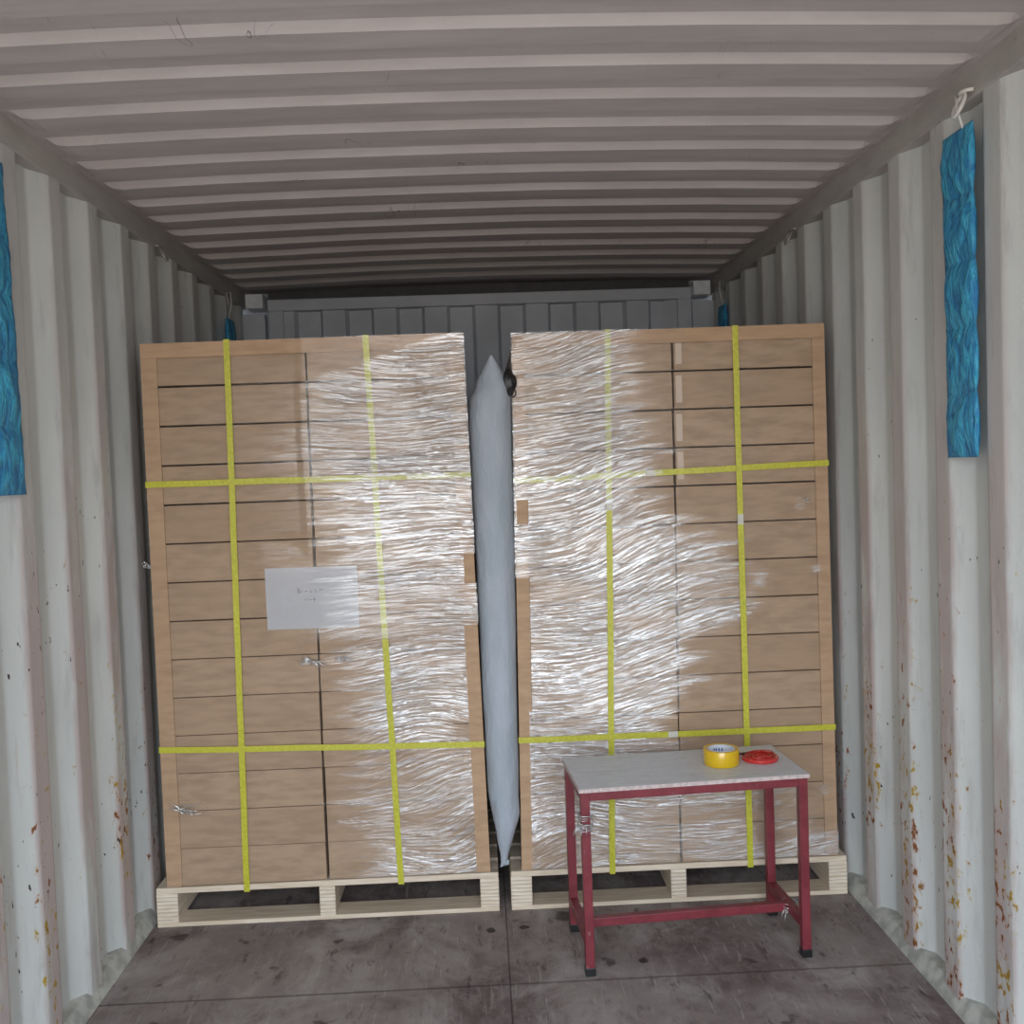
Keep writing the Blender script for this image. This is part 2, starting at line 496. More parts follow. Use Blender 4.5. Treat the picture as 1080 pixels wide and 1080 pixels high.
# roof with transverse corrugations that fade out before the rails
def roof():
    bm = bmesh.new()
    P, D, RUN = .209, .0195, .017
    yband = 2.581
    ys = []
    k = int((YB-yband)/P)-1
    while True:
        y = yband+k*P
        if y > 4.93: break
        ys += [(y-RUN/2, 0), (y+RUN/2, 1), (y+P/2-RUN/2, 1), (y+P/2+RUN/2, 0)]
        k += 1
    ys = [(y, d) for y, d in ys if y > YB+.05] 
    ys = [(YB, 0)] + ys + [(5.0, 0), (YE+.03, 0)]
    xs = [-1.20, -1.166, -1.15, -1.128, -1.10, -.8, -.5, -.2, 0, .2, .5, .8, 1.10, 1.128, 1.15, 1.166, 1.20]
    amp = {1.20: 0, 1.166: 0, 1.15: .12, 1.128: .75}
    rows = []
    for y, d in ys:
        row = []
        for x in xs:
            a = amp.get(abs(x), 1.0)
            camb = .022*(1-(x/1.2)**2)
            row.append(bm.verts.new((x, y, H - .006 + camb - d*D*a + .0025*noise.noise((x*2, y*2, 3)))))
        rows.append(row)
    for a, b in zip(rows, rows[1:]):
        for i in range(len(xs)-1): bm.faces.new((a[i], a[i+1], b[i+1], b[i]))
    q = [bm.verts.new((x, y, H+.04)) for x, y in ((-1.22, YB), (1.22, YB), (1.22, YE), (-1.22, YE))]
    bm.faces.new(q)
    o = obj('ceiling', bm, M_roof)
    return struct(o)
roof()

for i, s in enumerate((-1, 1)):
    bm = bmesh.new()
    a, b = sorted((s*1.172, s*1.235))
    add_box(bm, a, b, YB, YE, 2.312, 2.395, .004, 2)
    struct(obj('trim_%d' % (i+1), bm, M_rail))
    bm = bmesh.new(); a, b = sorted((s*1.164, s*1.176))
    add_box(bm, a, b, YB, YE, 2.3885, 2.3965)
    struct(obj('trim_%d' % (i+3), bm, M_seam))
    # bottom curb: bevelled lip that shows inside each recess
    bm = bmesh.new()
    x0, x1, x2 = s*1.158, s*1.222, s*1.186
    vs_ = []
    for y in (YB, YE):
        vs_.append([bm.verts.new(p) for p in ((x0, y, -.01), (x1, y, -.01), (x1, y, .055), (x2, y, .045), (s*1.166, y, .010))])
    for k in range(5): bm.faces.new((vs_[0][k], vs_[0][(k+1) % 5], vs_[1][(k+1) % 5], vs_[1][k]))
    bm.faces.new(vs_[0]); bm.faces.new(vs_[1])
    struct(obj('trim_%d' % (i+5), bm, M_curb))

# floor: plywood sheets with seams
bm = bmesh.new()
ycuts = [YB, .41, 1.63, 2.85, 4.07, YE]
for x0, x1 in ((-1.165, -.0005), (.0005, 1.165)):
    for y0, y1 in zip(ycuts, ycuts[1:]):
        add_box(bm, x0+.0002, x1-.0002, y0+.0008, y1-.0008, -.03, 0)
add_box(bm, -1.22, 1.22, YB, YE, -.05, -.022)
struct(obj('floor', bm, M_floor))

# end wall
bm = bmesh.new()
prof = []; x = -.985 - .0; d = 1
P2 = .1265; RN = .017
y_in, y_out = 5.14, 5.178
pts = [(-.985, y_in), (-.925, y_in)]
x = -.925; d = 0
while x < .86:
    d = 1-d
    pts += [(x+RN, y_in + d*(y_out-y_in))]
    x += P2
    pts += [(min(x, .925), y_in + d*(y_out-y_in))]
pts += [(1.0, y_in)]
cols = [[bm.verts.new((px, py, z)) for z in (0, 1.2, 2.30)] for px, py in pts]
for a, b in zip(cols, cols[1:]):
    for i in range(2): bm.faces.new((a[i], b[i], b[i+1], a[i+1]))
q = [bm.verts.new(p) for p in ((-1.22, YE+.01, 0), (1.22, YE+.01, 0), (1.22, YE+.01, H+.03), (-1.22, YE+.01, H+.03))]
bm.faces.new(q)
struct(obj('wall_back', bm, M_back))
# header, posts and corner blocks of the end frame
bm = bmesh.new()
add_box(bm, -1.05, 1.06, 5.115, YE, 2.288, 2.345, .006, 2)
for s, a, b in ((-1, -1.047, -.975), (1, .99, 1.062)):
    add_box(bm, a, b, 5.12, YE, 0, 2.289, .006, 2)
struct(obj('trim_7', bm, M_back))
struct(obj('trim_10', box(-1.05, 1.055, 5.150, YE, 2.347, 2.398), plain('dark grey strip', (.10, .095, .10), .8)))  # dark grey strip filling the band between header and roof
M_block = plain('corner block paint', (.82, .84, .88), .5, var=.05)
for i, s in enumerate((-1, 1)):
    bm = bmesh.new()
    a, b = sorted((s*1.068, s*1.20))
    add_box(bm, a, b, 5.14, YE, 0, 2.28, .006, 2)
    struct(obj('trim_%d' % (i+8), bm, M_back))
    a, b = sorted((s*1.060, s*1.145))
    struct(obj('trim_%d' % (i+11), box(a, b, 5.06, YE, 2.296, 2.366, .005, 2), M_block))

# ------------------------------------------------------------------ pallets
def pallet(x0, x1, label):
    yf, yb = 3.335, 4.45
    r = empty('wooden_pallet', ((x0+x1)/2, (yf+yb)/2, 0), label, 'pallet', 'wooden pallets under the carton loads')
    cx, cy = r.location.x, r.location.y
    def part(n, a, b, c, d, e_, f, m):
        bm = box(a-cx, b-cx, c-cy, d-cy, e_, f, .0015)
        return obj(n, bm, m, r)
    nb = 9; w = .098; gap = ((yb-yf)-nb*w)/(nb-1)
    for k in range(nb):
        part('deck_board', x0+random.uniform(0, .003), x1-random.uniform(0, .003), yf+k*(w+gap), yf+k*(w+gap)+w, .113, .132, M_woodx)
    for a, b in ((x0, x0+.070), ((x0+x1)/2-.030, (x0+x1)/2+.022), (x1-.062, x1)):
        part('stringer', a, b, yf, yb, .016, .1125, M_lam)
    for c in (yf, (yf+yb)/2-.05, yb-.10):
        part('bottom_board', x0, x1, c, c+.10, .001, .0155, M_woodx)
    return r
pallet(-1.147, -.020, 'pale wooden pallet beside the wall, carrying the load with the white paper')
pallet(.020, 1.150, 'pale wooden pallet behind the red table legs')

# ------------------------------------------------------------------ loads
ZB, ZT = .134, 1.902
class Load:
    def __init__(s, xlb, xrb, xlt, xrt, yb, yt):
        s.a = (xlb, xrb, xlt, xrt, yb, yt)
    def t(s, z): return (z-ZB)/(ZT-ZB)
    def xl(s, z): return s.a[0]+(s.a[2]-s.a[0])*s.t(z)
    def xr(s, z): return s.a[1]+(s.a[3]-s.a[1])*s.t(z)
    def yf(s, z): return s.a[4]+(s.a[5]-s.a[4])*s.t(z)
    def yb(s, z): return s.yf(z)+1.10
LL = Load(-1.110, -.046, -1.092, -.071, 3.340, 3.287)
LR = Load(.058, 1.120, .088, 1.114, 3.340, 3.340)

ORD = ['first', 'second', 'third', 'fourth', 'fifth', 'sixth', 'seventh', 'eighth', 'ninth', 'tenth', 'eleventh', 'twelfth', 'thirteenth', 'fourteenth']
NR = 14
def stack(L, splits, gaps, names, group, tabs=False):
    """splits: split line x at (bottom, top)"""
    bh = (ZT-.006-ZB)/NR
    for col in range(2):
        for k in range(NR):                     # k = 0 at the bottom
            z0 = ZB+.001+k*bh; z1 = ZB+k*bh+bh-gaps[NR-1-k]
            zm = (z0+z1)/2
            sp = splits[0]+(splits[1]-splits[0])*L.t(zm)
            jx = random.uniform(-.0015, .0015); jy = random.uniform(0, .0025)
            if col == 0: x0, x1 = L.xl(zm)+.0065, sp-.004-jx
            else: x0, x1 = sp+.003-jx, L.xr(zm)-.0065
            y0 = L.yf(zm)+jy+.001; y1 = L.yf(zm)+1.092
            wob = random.uniform(-.0012, .0012)
            bm = bmesh.new()
            cx = (x0+x1)/2
            add_hex(bm, [(x0-cx,0,0), (x1-cx,0,0), (x1-cx,y1-y0,0), (x0-cx,y1-y0,0),
                         (x0-cx,0,z1-z0), (x1-cx,0,z1-z0+min(0, wob)), (x1-cx,y1-y0,z1-z0), (x0-cx,y1-y0,z1-z0)], .0022, 2)
            o = obj('cardboard_carton', bm, M_card)
            o.location = (cx, y0, z0)
            n = NR-1-k
            pos = ORD[n]+' from the top' if n < NR//2 else ORD[NR-1-n]+' from the bottom'
            if n == 0: pos = 'topmost'
            if k == 0: pos = 'lowest'
            tag(o, 'brown carton, %s, %s' % (pos, names[col]), 'carton', group)
            if tabs and col == 1 and n < 4:
                bm = box(x0-cx+.006, x0-cx+.026, -.0009, -.0002, .02, z1-z0-.012)
                obj('clear_tape', bm, M_cltape, o)
gL = [.001, .0085, .005, .0045, .004, .004, .0032, .0032, .003, .002, .0018, .0018, .0015, .0015]
gR = [.001, .0045, .0045, .004, .0035, .0035, .003, .003, .0025, .002, .0018, .0018, .0015, .0015]
gL = gL[1:]+[.001]; gR = gR[1:]+[.001]
gL = [.0085, .005, .0045, .004, .004, .0032, .0032, .003, .002, .0018, .0018, .0015, .0015, .001]
gR = [.0045, .0045, .004, .0035, .0035, .003, .003, .0025, .002, .0018, .0018, .0015, .0015, .001]
stack(LL, (-.583, -.572), gL, ('wall-side column of the load with the white paper', 'airbag-side column of the load with the white paper'),
      'cartons on the pallet with the white paper')
stack(LR, (.592, .615), gR, ('airbag-side column of the load behind the red table', 'wall-side column of the load behind the red table'),
      'cartons on the pallet behind the red table', True)

# cardboard corner protectors (L-shaped boards)
def corner_board(L, side, wdt, label):
    """side -1: at xl, +1: at xr; two thin legs meeting at the front vertical edge"""
    bm = bmesh.new(); T = .004
    zs = [ZB+.001 + (ZT-.006-ZB)*i/12 for i in range(13)]
    rings = []
    for z in zs:
        x = L.xl(z)-.0 if side < 0 else L.xr(z)
        y = L.yf(z)-.0045
        i_ = -side
        w = .0012*noise.noise((z*5, side*3, L.a[0]))
        p = [(x, y), (x+i_*wdt, y+w), (x+i_*wdt, y+T+w), (x+i_*T, y+T), (x+i_*T, y+.055), (x, y+.055)]
        rings.append([bm.verts.new((a, b, z)) for a, b in p])
    for A, B in zip(rings, rings[1:]):
        for k in range(6): bm.faces.new((A[k], A[(k+1) % 6], B[(k+1) % 6], B[k]))
    bm.faces.new(rings[0]); bm.faces.new(rings[-1])
    return tag(obj('corner_protector', bm, M_cardhi), label, 'edge board', 'cardboard edge boards on the loads')
corner_board(LL, -1, .050, 'tall cardboard edge board on the wall-side edge of the load with the paper')
corner_board(LL, 1, .046, 'tall cardboard edge board between the load with the paper and grey air bag')
corner_board(LR, -1, .042, 'tall cardboard edge board between the grey air bag and the load behind the table')
corner_board(LR, 1, .042, 'tall cardboard edge board by the wall on the load behind the red table')
def top_board(L, hgt, label):
    bm = bmesh.new()
    x0, x1 = L.xl(ZT)+.002, L.xr(ZT)-.002; y = L.yf(ZT)-.0088
    n = 14; rings = []
    for i in range(n+1):
        x = x0+(x1-x0)*i/n; w = .0015*noise.noise((x*4, 2, 1))
        z = ZT + .004*(i/n-.5)+.004
        p = [(y, z), (y+.05, z), (y+.05, z-.004), (y+.004, z-.004), (y+.004, z-hgt+w), (y, z-hgt+w)]
        rings.append([bm.verts.new((x, a, b)) for a, b in p])
    for A, B in zip(rings, rings[1:]):
        for k in range(6): bm.faces.new((A[k], A[(k+1) % 6], B[(k+1) % 6], B[k]))
    bm.faces.new(rings[0]); bm.faces.new(rings[-1])
    return tag(obj('corner_protector', bm, M_cardhi), label, 'edge board', 'cardboard edge boards on the loads')
top_board(LL, .046, 'cardboard edge board lying along the top edge of the load with the white paper')
top_board(LR, .046, 'cardboard edge board lying along the top edge of the load behind the red table')

# ------------------------------------------------------------------ straps
SO = .0095     # strap stands this far off the load front
def vstrap(L, xb, xt, label, seals=()):
    r = None
    bm = bmesh.new(); path = []
    yd = 3.3345
    def X(z): return xb+(xt-xb)*L.t(z)
    pth = [((X(.112), 3.333, .1095), (0, -.7, -.7)), ((X(.13), 3.333, .134), (0, -1, 0))]
    for i in range(1, 24):
        z = ZB + (ZT-ZB)*i/24
        pth.append(((X(z)+.0012*noise.noise((z*6, xb, 0)), min(L.yf(z)-SO, 3.333 if i < 2 else 9), z), (0, -1, 0)))
    pth.append(((xt, L.yf(ZT)-SO-.001, ZT+.007), (0, -.7, .7)))
    pth.append(((xt, L.yf(ZT)+.06, ZT+.0075), (0, 0, 1)))
    pth.append(((xt, L.yb(ZT)+.006, ZT+.0075), (0, .7, .7)))
    pth.append(((xb, 4.456, .1095), (0, .7, -.7)))
    add_band(bm, pth, (1, 0, 0), .0195, .0011)
    o = tag(obj('packing_strap', bm, M_strap), label, 'strap', 'yellow packing straps')
    for z in seals:
        b = box(X(z)-.010, X(z)+.010, L.yf(z)-SO-.0028, L.yf(z)-SO-.0012, z-.017, z+.017, .0005)
        obj('strap_seal', b, M_seal, o)
    return o
def hstrap(L, zl, zr, label, seals=()):
    bm = bmesh.new(); z = (zl+zr)/2
    x0, x1, y0, y1 = L.xl(z)-.002, L.xr(z)+.002, L.yf(z)-SO+.0018, L.yb(z)+.004
    pth = []
    n = 22
    for i in range(n+1):
        t = i/n; x = x0+(x1-x0)*t; zz = zl+(zr-zl)*t
        nn = (-.7, -.7, 0) if i == 0 else (.7, -.7, 0) if i == n else (0, -1, 0)
        pth.append(((x, y0-.0025*math.sin(pi*t)+.0, zz + .0015*noise.noise((x*5, z, 3))), nn))
    pth.append(((x1, y1, zr), (.7, .7, 0)))
    pth.append(((x0, y1, zl), (-.7, .7, 0)))
    add_band(bm, pth, (0, 0, 1), .0195, .0011)
    o = tag(obj('packing_strap', bm, M_strap), label, 'strap', 'yellow packing straps')
    for x in seals:
        t = (x-x0)/(x1-x0); zz = zl+(zr-zl)*t
        b = box(x-.016, x+.016, y0-.0062, y0-.004, zz-.010, zz+.010, .0005)
        obj('strap_seal', b, M_seal, o)
    return o
vstrap(LL, -.849, -.818, 'yellow upright strap through the wall-side cartons of the load with the paper')
vstrap(LL, -.343, -.379, 'yellow upright strap between the white paper and the grey air bag')
hstrap(LL, 1.458, 1.455, 'yellow level strap above the white paper')
hstrap(LL, .595, .568, 'yellow level strap below the white paper')
vstrap(LR, .360, .400, 'yellow upright strap nearest the air bag, behind the left end of the red table', (1.34,))
vstrap(LR, .823, .818, 'yellow upright strap running down behind the tape rolls on the table', (1.275,))
hstrap(LR, 1.428, 1.450, 'yellow level strap across the upper cartons of the load behind the table', (.525,))
hstrap(LR, .571, .570, 'yellow level strap just above the red table', (.575,))

# ------------------------------------------------------------------ stretch film
def sm(a, b, x):
    if a == b: return float(x > a)
    t = min(1, max(0, (x-a)/(b-a))); return t*t*(3-2*t)
def film(L, gap_side, bare_below, dens, over, label, tails):
    """one wrapped sheet: fine grid on the front, coarse flaps down both sides"""
    NX, NZ = 110, 470
    z0, z1 = ZB+.003, ZT+.006
    bm = bmesh.new()
    lay = bm.verts.layers.float.new('film_layers')
    def zline(j): return z0+(z1-z0)*j/NZ
    grid = []
    for j in range(NZ+1):
        z = zline(j); row = []
        xa, xb = L.xl(z)-.004, L.xr(z)+.004
        for i in range(NX+1):
            x = xa+(xb-xa)*i/NX
            d = dens(x, z)
            n = noise.noise((x*5+L.a[0], 0, z*40))*.6 + noise.noise((x*13, 4, z*95))*.4
            edge = min(i, NX-i)/NX
            ov = over(x, z)
            off = .0056 + .0074*ov
            y = L.yf(z) - off - abs(n)*.0022*d
            v = bm.verts.new((x, y, z)); v[lay] = d
            row.append(v)
        grid.append(row)
    def bare(i, z):
        x = (i+.5)/NX*(L.xr(z)-L.xl(z))+L.xl(z)
        return bare_below(x, z)
    for j in range(NZ):
        z = zline(j+.5)
        for i in range(NX):
            if bare(i, z): continue
            bm.faces.new((grid[j][i], grid[j][i+1], grid[j+1][i+1], grid[j+1][i]))
    # side flaps
    for s, i in ((-1, 0), (1, NX)):
        prev = None
        for j in range(0, NZ+1, 10):
            z = zline(j)
            row = [grid[j][i]]
            for m in range(1, 23):
                y = L.yf(z)+.05*m
                nn = noise.noise((y*6, s, z*30))*.0015
                x = (L.xl(z)-.0045-abs(nn)) if s < 0 else (L.xr(z)+.0045+abs(nn))
                v = bm.verts.new((x, y, z)); v[lay] = .35+.3*noise.noise((y*2, s*4, z*3)); row.append(v)
            if prev:
                for a in range(22):
                    bm.faces.new((prev[a], prev[a+1], row[a+1], row[a]))
            prev = row
    loose = [v for v in bm.verts if not v.link_faces]
    bmesh.ops.delete(bm, geom=loose, context='VERTS')
    o = obj('stretch_film', bm, M_film, smooth=True)
    tag(o, label, 'plastic film', 'stretch film around the loads')
    for (tx, tz, sc, n) in tails:
        bm = bmesh.new()
        for q in range(n):
            a = random.uniform(-.5, .3) if q % 2 else random.uniform(2.6, 3.6)
            ln = sc*random.uniform(.5, 1.2)
            p0 = Vector((tx+random.uniform(-.2, .2)*sc, L.yf(tz)-.012, tz+random.uniform(-.2, .2)*sc))
            pts = [p0+Vector((math.cos(a)*ln*u, -.006*math.sin(pi*u), math.sin(a)*ln*u+.006*math.sin(u*5+q))) for u in (0, .33, .66, 1)]
            add_tube(bm, pts, [.0016, .0022, .0014, .0005], 5)
        obj('film_tail', bm, M_scrap, o, True)
    return o

def nz(x, z, sx_, sz_, o=0): return noise.noise((x*sx_+o, o*1.7, z*sz_))
def densL(x, z):
    w = .07*nz(x, z, 3, 5, 1) + .11*nz(x, z, 2, 42, 3) + .05*nz(x, z, 4, 110, 8)
    # band over the airbag-side column; sloping start at the top, tapering to the clear wall-side column
    edge = -.60 + .06*sm(1.35, 1.1, z)
    d = sm(edge-.05, edge+.14, x+w)
    top = 1.765 + (x+.60)*.29                       # upper edge of the dense wrap climbs to the right
    d *= sm(top+.008, top-.012, z+w*.1)
    d *= .80 + .20*sm(-.5, -.25, x)
    d = d*(.82+.6*nz(x, z, 4, 9, 7)+.5*nz(x, z, 5, 30, 6))
    faint = .17*sm(-.86, -.6, x)*sm(.9, 1.3, z)*sm(1.80, 1.7, z)*(.7+1.0*nz(x, z, 6, 20, 9))
    low = .75 + .25*sm(.4, .9, z)
    base = .03 + .05*max(0, nz(x, z, 4, 12, 5))
    return max(0, min(1, max(d*low, faint, base)))
def densR(x, z):
    z2 = z-(x-.1)*.15
    w = .08*nz(x, z2, 3, 5, 2) + .14*nz(x, z2, 2, 36, 3) + .06*nz(x, z2, 4, 110, 8)
    e_top = .42 + (1.86-z)*.18
    e_mid = .62 + .16*sm(1.3, 1.1, z) - .18*sm(1.0, .86, z)
    e = e_top if z > 1.3 else e_mid
    if z < .62: e = .50 + (.62-z)*1.5
    d = sm(e+.10, e-.08, x+w)
    d *= .82+.6*nz(x, z, 4, 9, 3)+.5*nz(x, z, 5, 30, 6)
    if z < .30: d *= .75
    sp = 0
    for (a, b, r, s_) in ((1.02, 1.32, .03, .9), (.88, 1.08, .05, .8), (.86, 1.10, .07, .45), (1.07, 1.10, .03, .7), (.98, .34, .10, .5), (1.08, .36, .04, .8), (.92, .28, .06, .6)):
        sp = max(sp, s_*sm(r, 0, math.hypot(x-a, (z-b)))*(.7+.9*nz(x, z, 20, 60, 4)))
    return max(.03+.05*max(0, nz(x, z, 4, 12, 5)), min(1, max(d, sp)))
def overL(x, z):
    a = sm(-.78, -.46, x)*sm(1.12, 1.25, z)
    p = sm(-.80, -.742, x)*sm(.88, .965, z)*sm(1.28, 1.20, z) if x < -.6 else sm(.88, .965, z)
    return max(a, p)
def overR(x, z):
    a = sm(.80, .46, x)*sm(1.25, 1.37, z)
    b = sm(.20, .11, x)*sm(1.05, 1.10, z)
    return max(a, b)
def bareL(x, z):
    inb = x > LL.xr(z)-.048
    return inb and (z < .965+.02*nz(x, z, 30, 1) or (1.10 < z < 1.20 and x > LL.xr(z)-.04))
def bareR(x, z):
    inb = x < LR.xl(z)+.043
    return inb and (z < 1.11 or (1.285 < z < 1.365 and x > LR.xl(z)+.010))
film(LL, 1, bareL, densL, overL, 'clear wrinkled stretch film wrapped around the load with the white paper',
     [(-.60, .868, .045, 16), (-.50, .872, .03, 8), (-1.035, .395, .055, 12), (-1.108, 1.20, .022, 8)])
film(LR, -1, bareR, densR, overR, 'clear wrinkled stretch film wrapped around the load behind the red table',
     [(1.035, 1.33, .016, 4)])

# ------------------------------------------------------------------ paper on the load
zc = 1.073
r = empty('paper_sheet', (-.588, 0, zc), 'white paper sheet with faint writing, tucked under the film', 'paper')
bm = bmesh.new()
g = []
for j in range(7):
    row = []
    for i in range(11):
        x = -.148+.296*i/10; z = -.100+.200*j/6
        y = LL.yf(zc+z)-.0108+.0006*math.sin(i*.9)*math.cos(j)
        row.append(bm.verts.new((x + .004*(1-j/6)*0, y, z - .006*(i/10-.5)+.004*(i/10))))
    g.append(row)
fr = []
for j in range(6):
    for i in range(10): bm.faces.new((g[j][i], g[j][i+1], g[j+1][i+1], g[j+1][i]))
bmesh.ops.solidify(bm, geom=bm.faces[:], thickness=.0004)
obj('sheet', bm, M_paper, r)
bm = bmesh.new()
yy = LL.yf(zc)-.0119
def stroke(x0, z0, x1, z1, w=.0014):
    d = Vector((x1-x0, 0, z1-z0)); n = Vector((-d.z, 0, d.x)).normalized()*w/2
    vs_ = [Vector((x0, yy, z0))-n, Vector((x1, yy, z1))-n, Vector((x1, yy, z1))+n, Vector((x0, yy, z0))+n]
    vv = [bm.verts.new(v) for v in vs_] + [bm.verts.new(v+Vector((0, .0003, 0))) for v in vs_]
    for q in ((0, 1, 2, 3), (7, 6, 5, 4), (0, 4, 5, 1), (1, 5, 6, 2), (2, 6, 7, 3), (3, 7, 4, 0)): bm.faces.new([vv[i] for i in q])
ux, uz = -.045, .018
for a in ((0, 0, 0, .018), (0, .018, .007, .014), (.007, .014, .001, .009), (.001, .009, .009, .004), (.009, .004, 0, 0),
          (.013, .003, .013, .010), (.022, .006, .031, .006), (.040, .002, .040, .010), (.044, .002, .040, .006),
          (.056, .001, .056, .012), (.060, .003, .064, .003), (.068, .009, .080, .010)):
    stroke(ux+a[0], uz+a[1], ux+a[2], uz+a[3])
for a in ((.020, -.022, .026, -.022), (.032, -.024, .032, -.017), (.038, -.022, .044, -.022), (.052, -.029, .052, -.013), (.046, -.021, .058, -.021)):
    stroke(ux+a[0], uz+a[1], ux+a[2], uz+a[3])
obj('writing', bm, M_ink, r)

# ------------------------------------------------------------------ inflated dunnage bag in the gap
def lerp_tab(t, x):
    for (a, b), (c, d) in zip(t, t[1:]):
        if x <= c: return b+(d-b)*max(0, (x-a))/(c-a)
    return t[-1][1]
bagr = empty('dunnage_bag', (.02, 3.75, .16), 'grey inflated air bag wedged upright between the two carton loads', 'air bag')
cen = [(.16, .000), (.19, .002), (.33, .012), (.51, .014), (1.14, .015), (1.70, .021), (1.84, .019)]
hw_ = [(.16, .006), (.172, .012), (.19, .012), (.26, .030), (.325, .044), (.42, .053), (.60, .060), (.85, .069), (1.14, .0745), (1.60, .0725), (1.70, .068), (1.76, .050), (1.80, .028), (1.825, .012), (1.838, .003)]
bm = bmesh.new(); rings = []
NZb = 170; NA = 72
for j in range(NZb+1):
    z = .16+(1.838-.16)*j/NZb
    cx, hx = lerp_tab(cen, z), lerp_tab(hw_, z)
    endf = sm(.16, .30, z)*sm(1.838, 1.72, z)
    ga, gb = LL.xr(max(z, ZB))+.0048, LR.xl(max(z, ZB))-.0048
    hx = min(hx, (gb-ga)/2); cx = min(max(cx, ga+hx), gb-hx)
    yf = 3.287+.030*(1-endf); ln = 1.0
    # stadium section: rounded front and back, flat sides against the cartons
    prof_ = []
    ry = max(hx*1.05, .004)
    nf = 22; ns = (NA-2*nf)//2
    for k in range(nf):
        a = -pi/2+pi*(k-nf/2+.5)/nf; prof_.append((math.cos(a), math.sin(a)))
    ring = []
    pts = []
    for k in range(nf):            # front cap, left to right
        a = pi+pi*(k+.5)/nf
        pts.append((hx*math.cos(a), yf+ry+ry*math.sin(a)))
    for k in range(ns): pts.append((hx, yf+ry+(ln-2*ry)*(k+1)/(ns+1)))
    for k in range(nf):
        a = pi*(k+.5)/nf
        pts.append((hx*math.cos(a), yf+ln-ry+ry*math.sin(a)))
    for k in range(ns): pts.append((-hx, yf+ln-ry-(ln-2*ry)*(k+1)/(ns+1)))
    for px_, y in pts:
        x = cx+px_; ca, sa = px_/max(hx, 1e-6), (-1 if y < yf+ry else 0)
        near_end = max(sm(.50, .20, z), sm(1.60, 1.8, z))
        w = (.0022+.0035*near_end)*noise.noise((x*18, y*9, z*(9 if near_end < .3 else 14)))
        w += .0022*noise.noise((x*40, y*6, z*3.0))
        if sa == 0: w = -abs(w)*.5
        x += w*(1 if ca > 0 else -1)*min(1, hx/.03); y += w*1.6*(1 if sa < 0 else 0)
        ring.append(bm.verts.new((x-.02, y-3.75, z-.16)))
    rings.append(ring)
for A, B in zip(rings, rings[1:]):
    for k in range(len(A)): bm.faces.new((A[k], A[(k+1) % len(A)], B[(k+1) % len(A)], B[k]))
bm.faces.new(rings[0]); bm.faces.new(rings[-1])
obj('bag_body', bm, M_bag, bagr, True)
bm = bmesh.new()   # crumpled seam tail at the foot
for s in (-1, 1):
    add_hex(bm, [(-.034, -.43, -.006), (-.004, -.43, .002), (-.004, -.424, .002), (-.034, -.424, -.006),
                 (-.030, -.43, .010), (-.002, -.43, .018), (-.002, -.424, .018), (-.030, -.424, .010)], .002, 1) if s < 0 else None
obj('bag_tail', bm, M_bag, bagr)
# valve: black cap with a hanging loop
bm = bmesh.new()
add_lathe(bm, [(.002, 0), (.024, 0), (.026, .004), (.024, .012), (.016, .016), (.013, .028), (.002, .028)], 28)
for v in bm.verts:
    v.co = Matrix.Rotation(pi/2, 3, 'X') @ v.co
    v.co = Matrix.Rotation(.75, 3, 'Z') @ v.co
    v.co.z *= 1.75
    v.co += Vector((.074-.02-.004, 3.330-3.75, 1.748-.16))
vo = obj('valve', bm, M_black, bagr, True)
bm = bmesh.new()
add_tube(bm, [(.062-.0+.004*math.sin(a*2), -.447+.002*math.cos(a), 1.545+.016*math.cos(a)) if False else (.064+.010*math.sin(a), -.452, 1.552+.013*math.cos(a)) for a in [2*pi*i/16 for i in range(16)]], .0022, 6, True)
obj('valve_loop', bm, M_black, bagr, True)

# ------------------------------------------------------------------ red table
TZ = .548
tb = empty('work_table', (.545, 3.050, 0), 'small maroon metal table with grey top standing before the cartons', 'table', rz=math.radians(4.0))
hw, hd = .340, .160
def bar(name, x0, x1, y0, y1, z0, z1, m=M_red, parent=tb, bev=.002):
    return obj(name, box(x0, x1, y0, y1, z0, z1, bev, 2), m, parent)
bar('tabletop', -hw, hw, -hd, hd, TZ-.011, TZ, M_top)
bm = bmesh.new()
for a in ((-hw-.001, hw+.001, -hd-.0015, -hd), (-hw-.001, hw+.001, hd, hd+.0015), (-hw-.0015, -hw, -hd, hd), (hw, hw+.0015, -hd, hd)):
    add_box(bm, *a, TZ-.0115, TZ-.0005)
obj('edge_banding', bm, M_edge, tb)
T = .026
lx, ly = hw-.004, hd-.004
for sx_ in (-1, 1):
    for sy_ in (-1, 1):
        xa, xb = sorted((sx_*lx, sx_*(lx-T))); ya, yb_ = sorted((sy_*ly, sy_*(ly-T)))
        lg = bar('leg', xa, xb, ya, yb_, .022, TZ-.0115)
        bar('foot_cap', xa-.0015, xb+.0015, ya-.0015, yb_+.0015, 0, .024, M_black, lg)
for sy_ in (-1, 1):
    ya, yb_ = sorted((sy_*ly, sy_*(ly-T)))
    bar('apron_rail', -lx+T, lx-T, ya, yb_, TZ-.0115-T, TZ-.0115)
for sx_ in (-1, 1):
    xa, xb = sorted((sx_*lx, sx_*(lx-T)))
    bar('apron_rail', xa, xb, -ly+T, ly-T, TZ-.0115-T, TZ-.0115)
    bar('stretcher', xa, xb, -ly+T, ly-T, .085, .085+T)
bar('stretcher', -lx+T, lx-T, -.030, -.030+T, .085, .085+T)
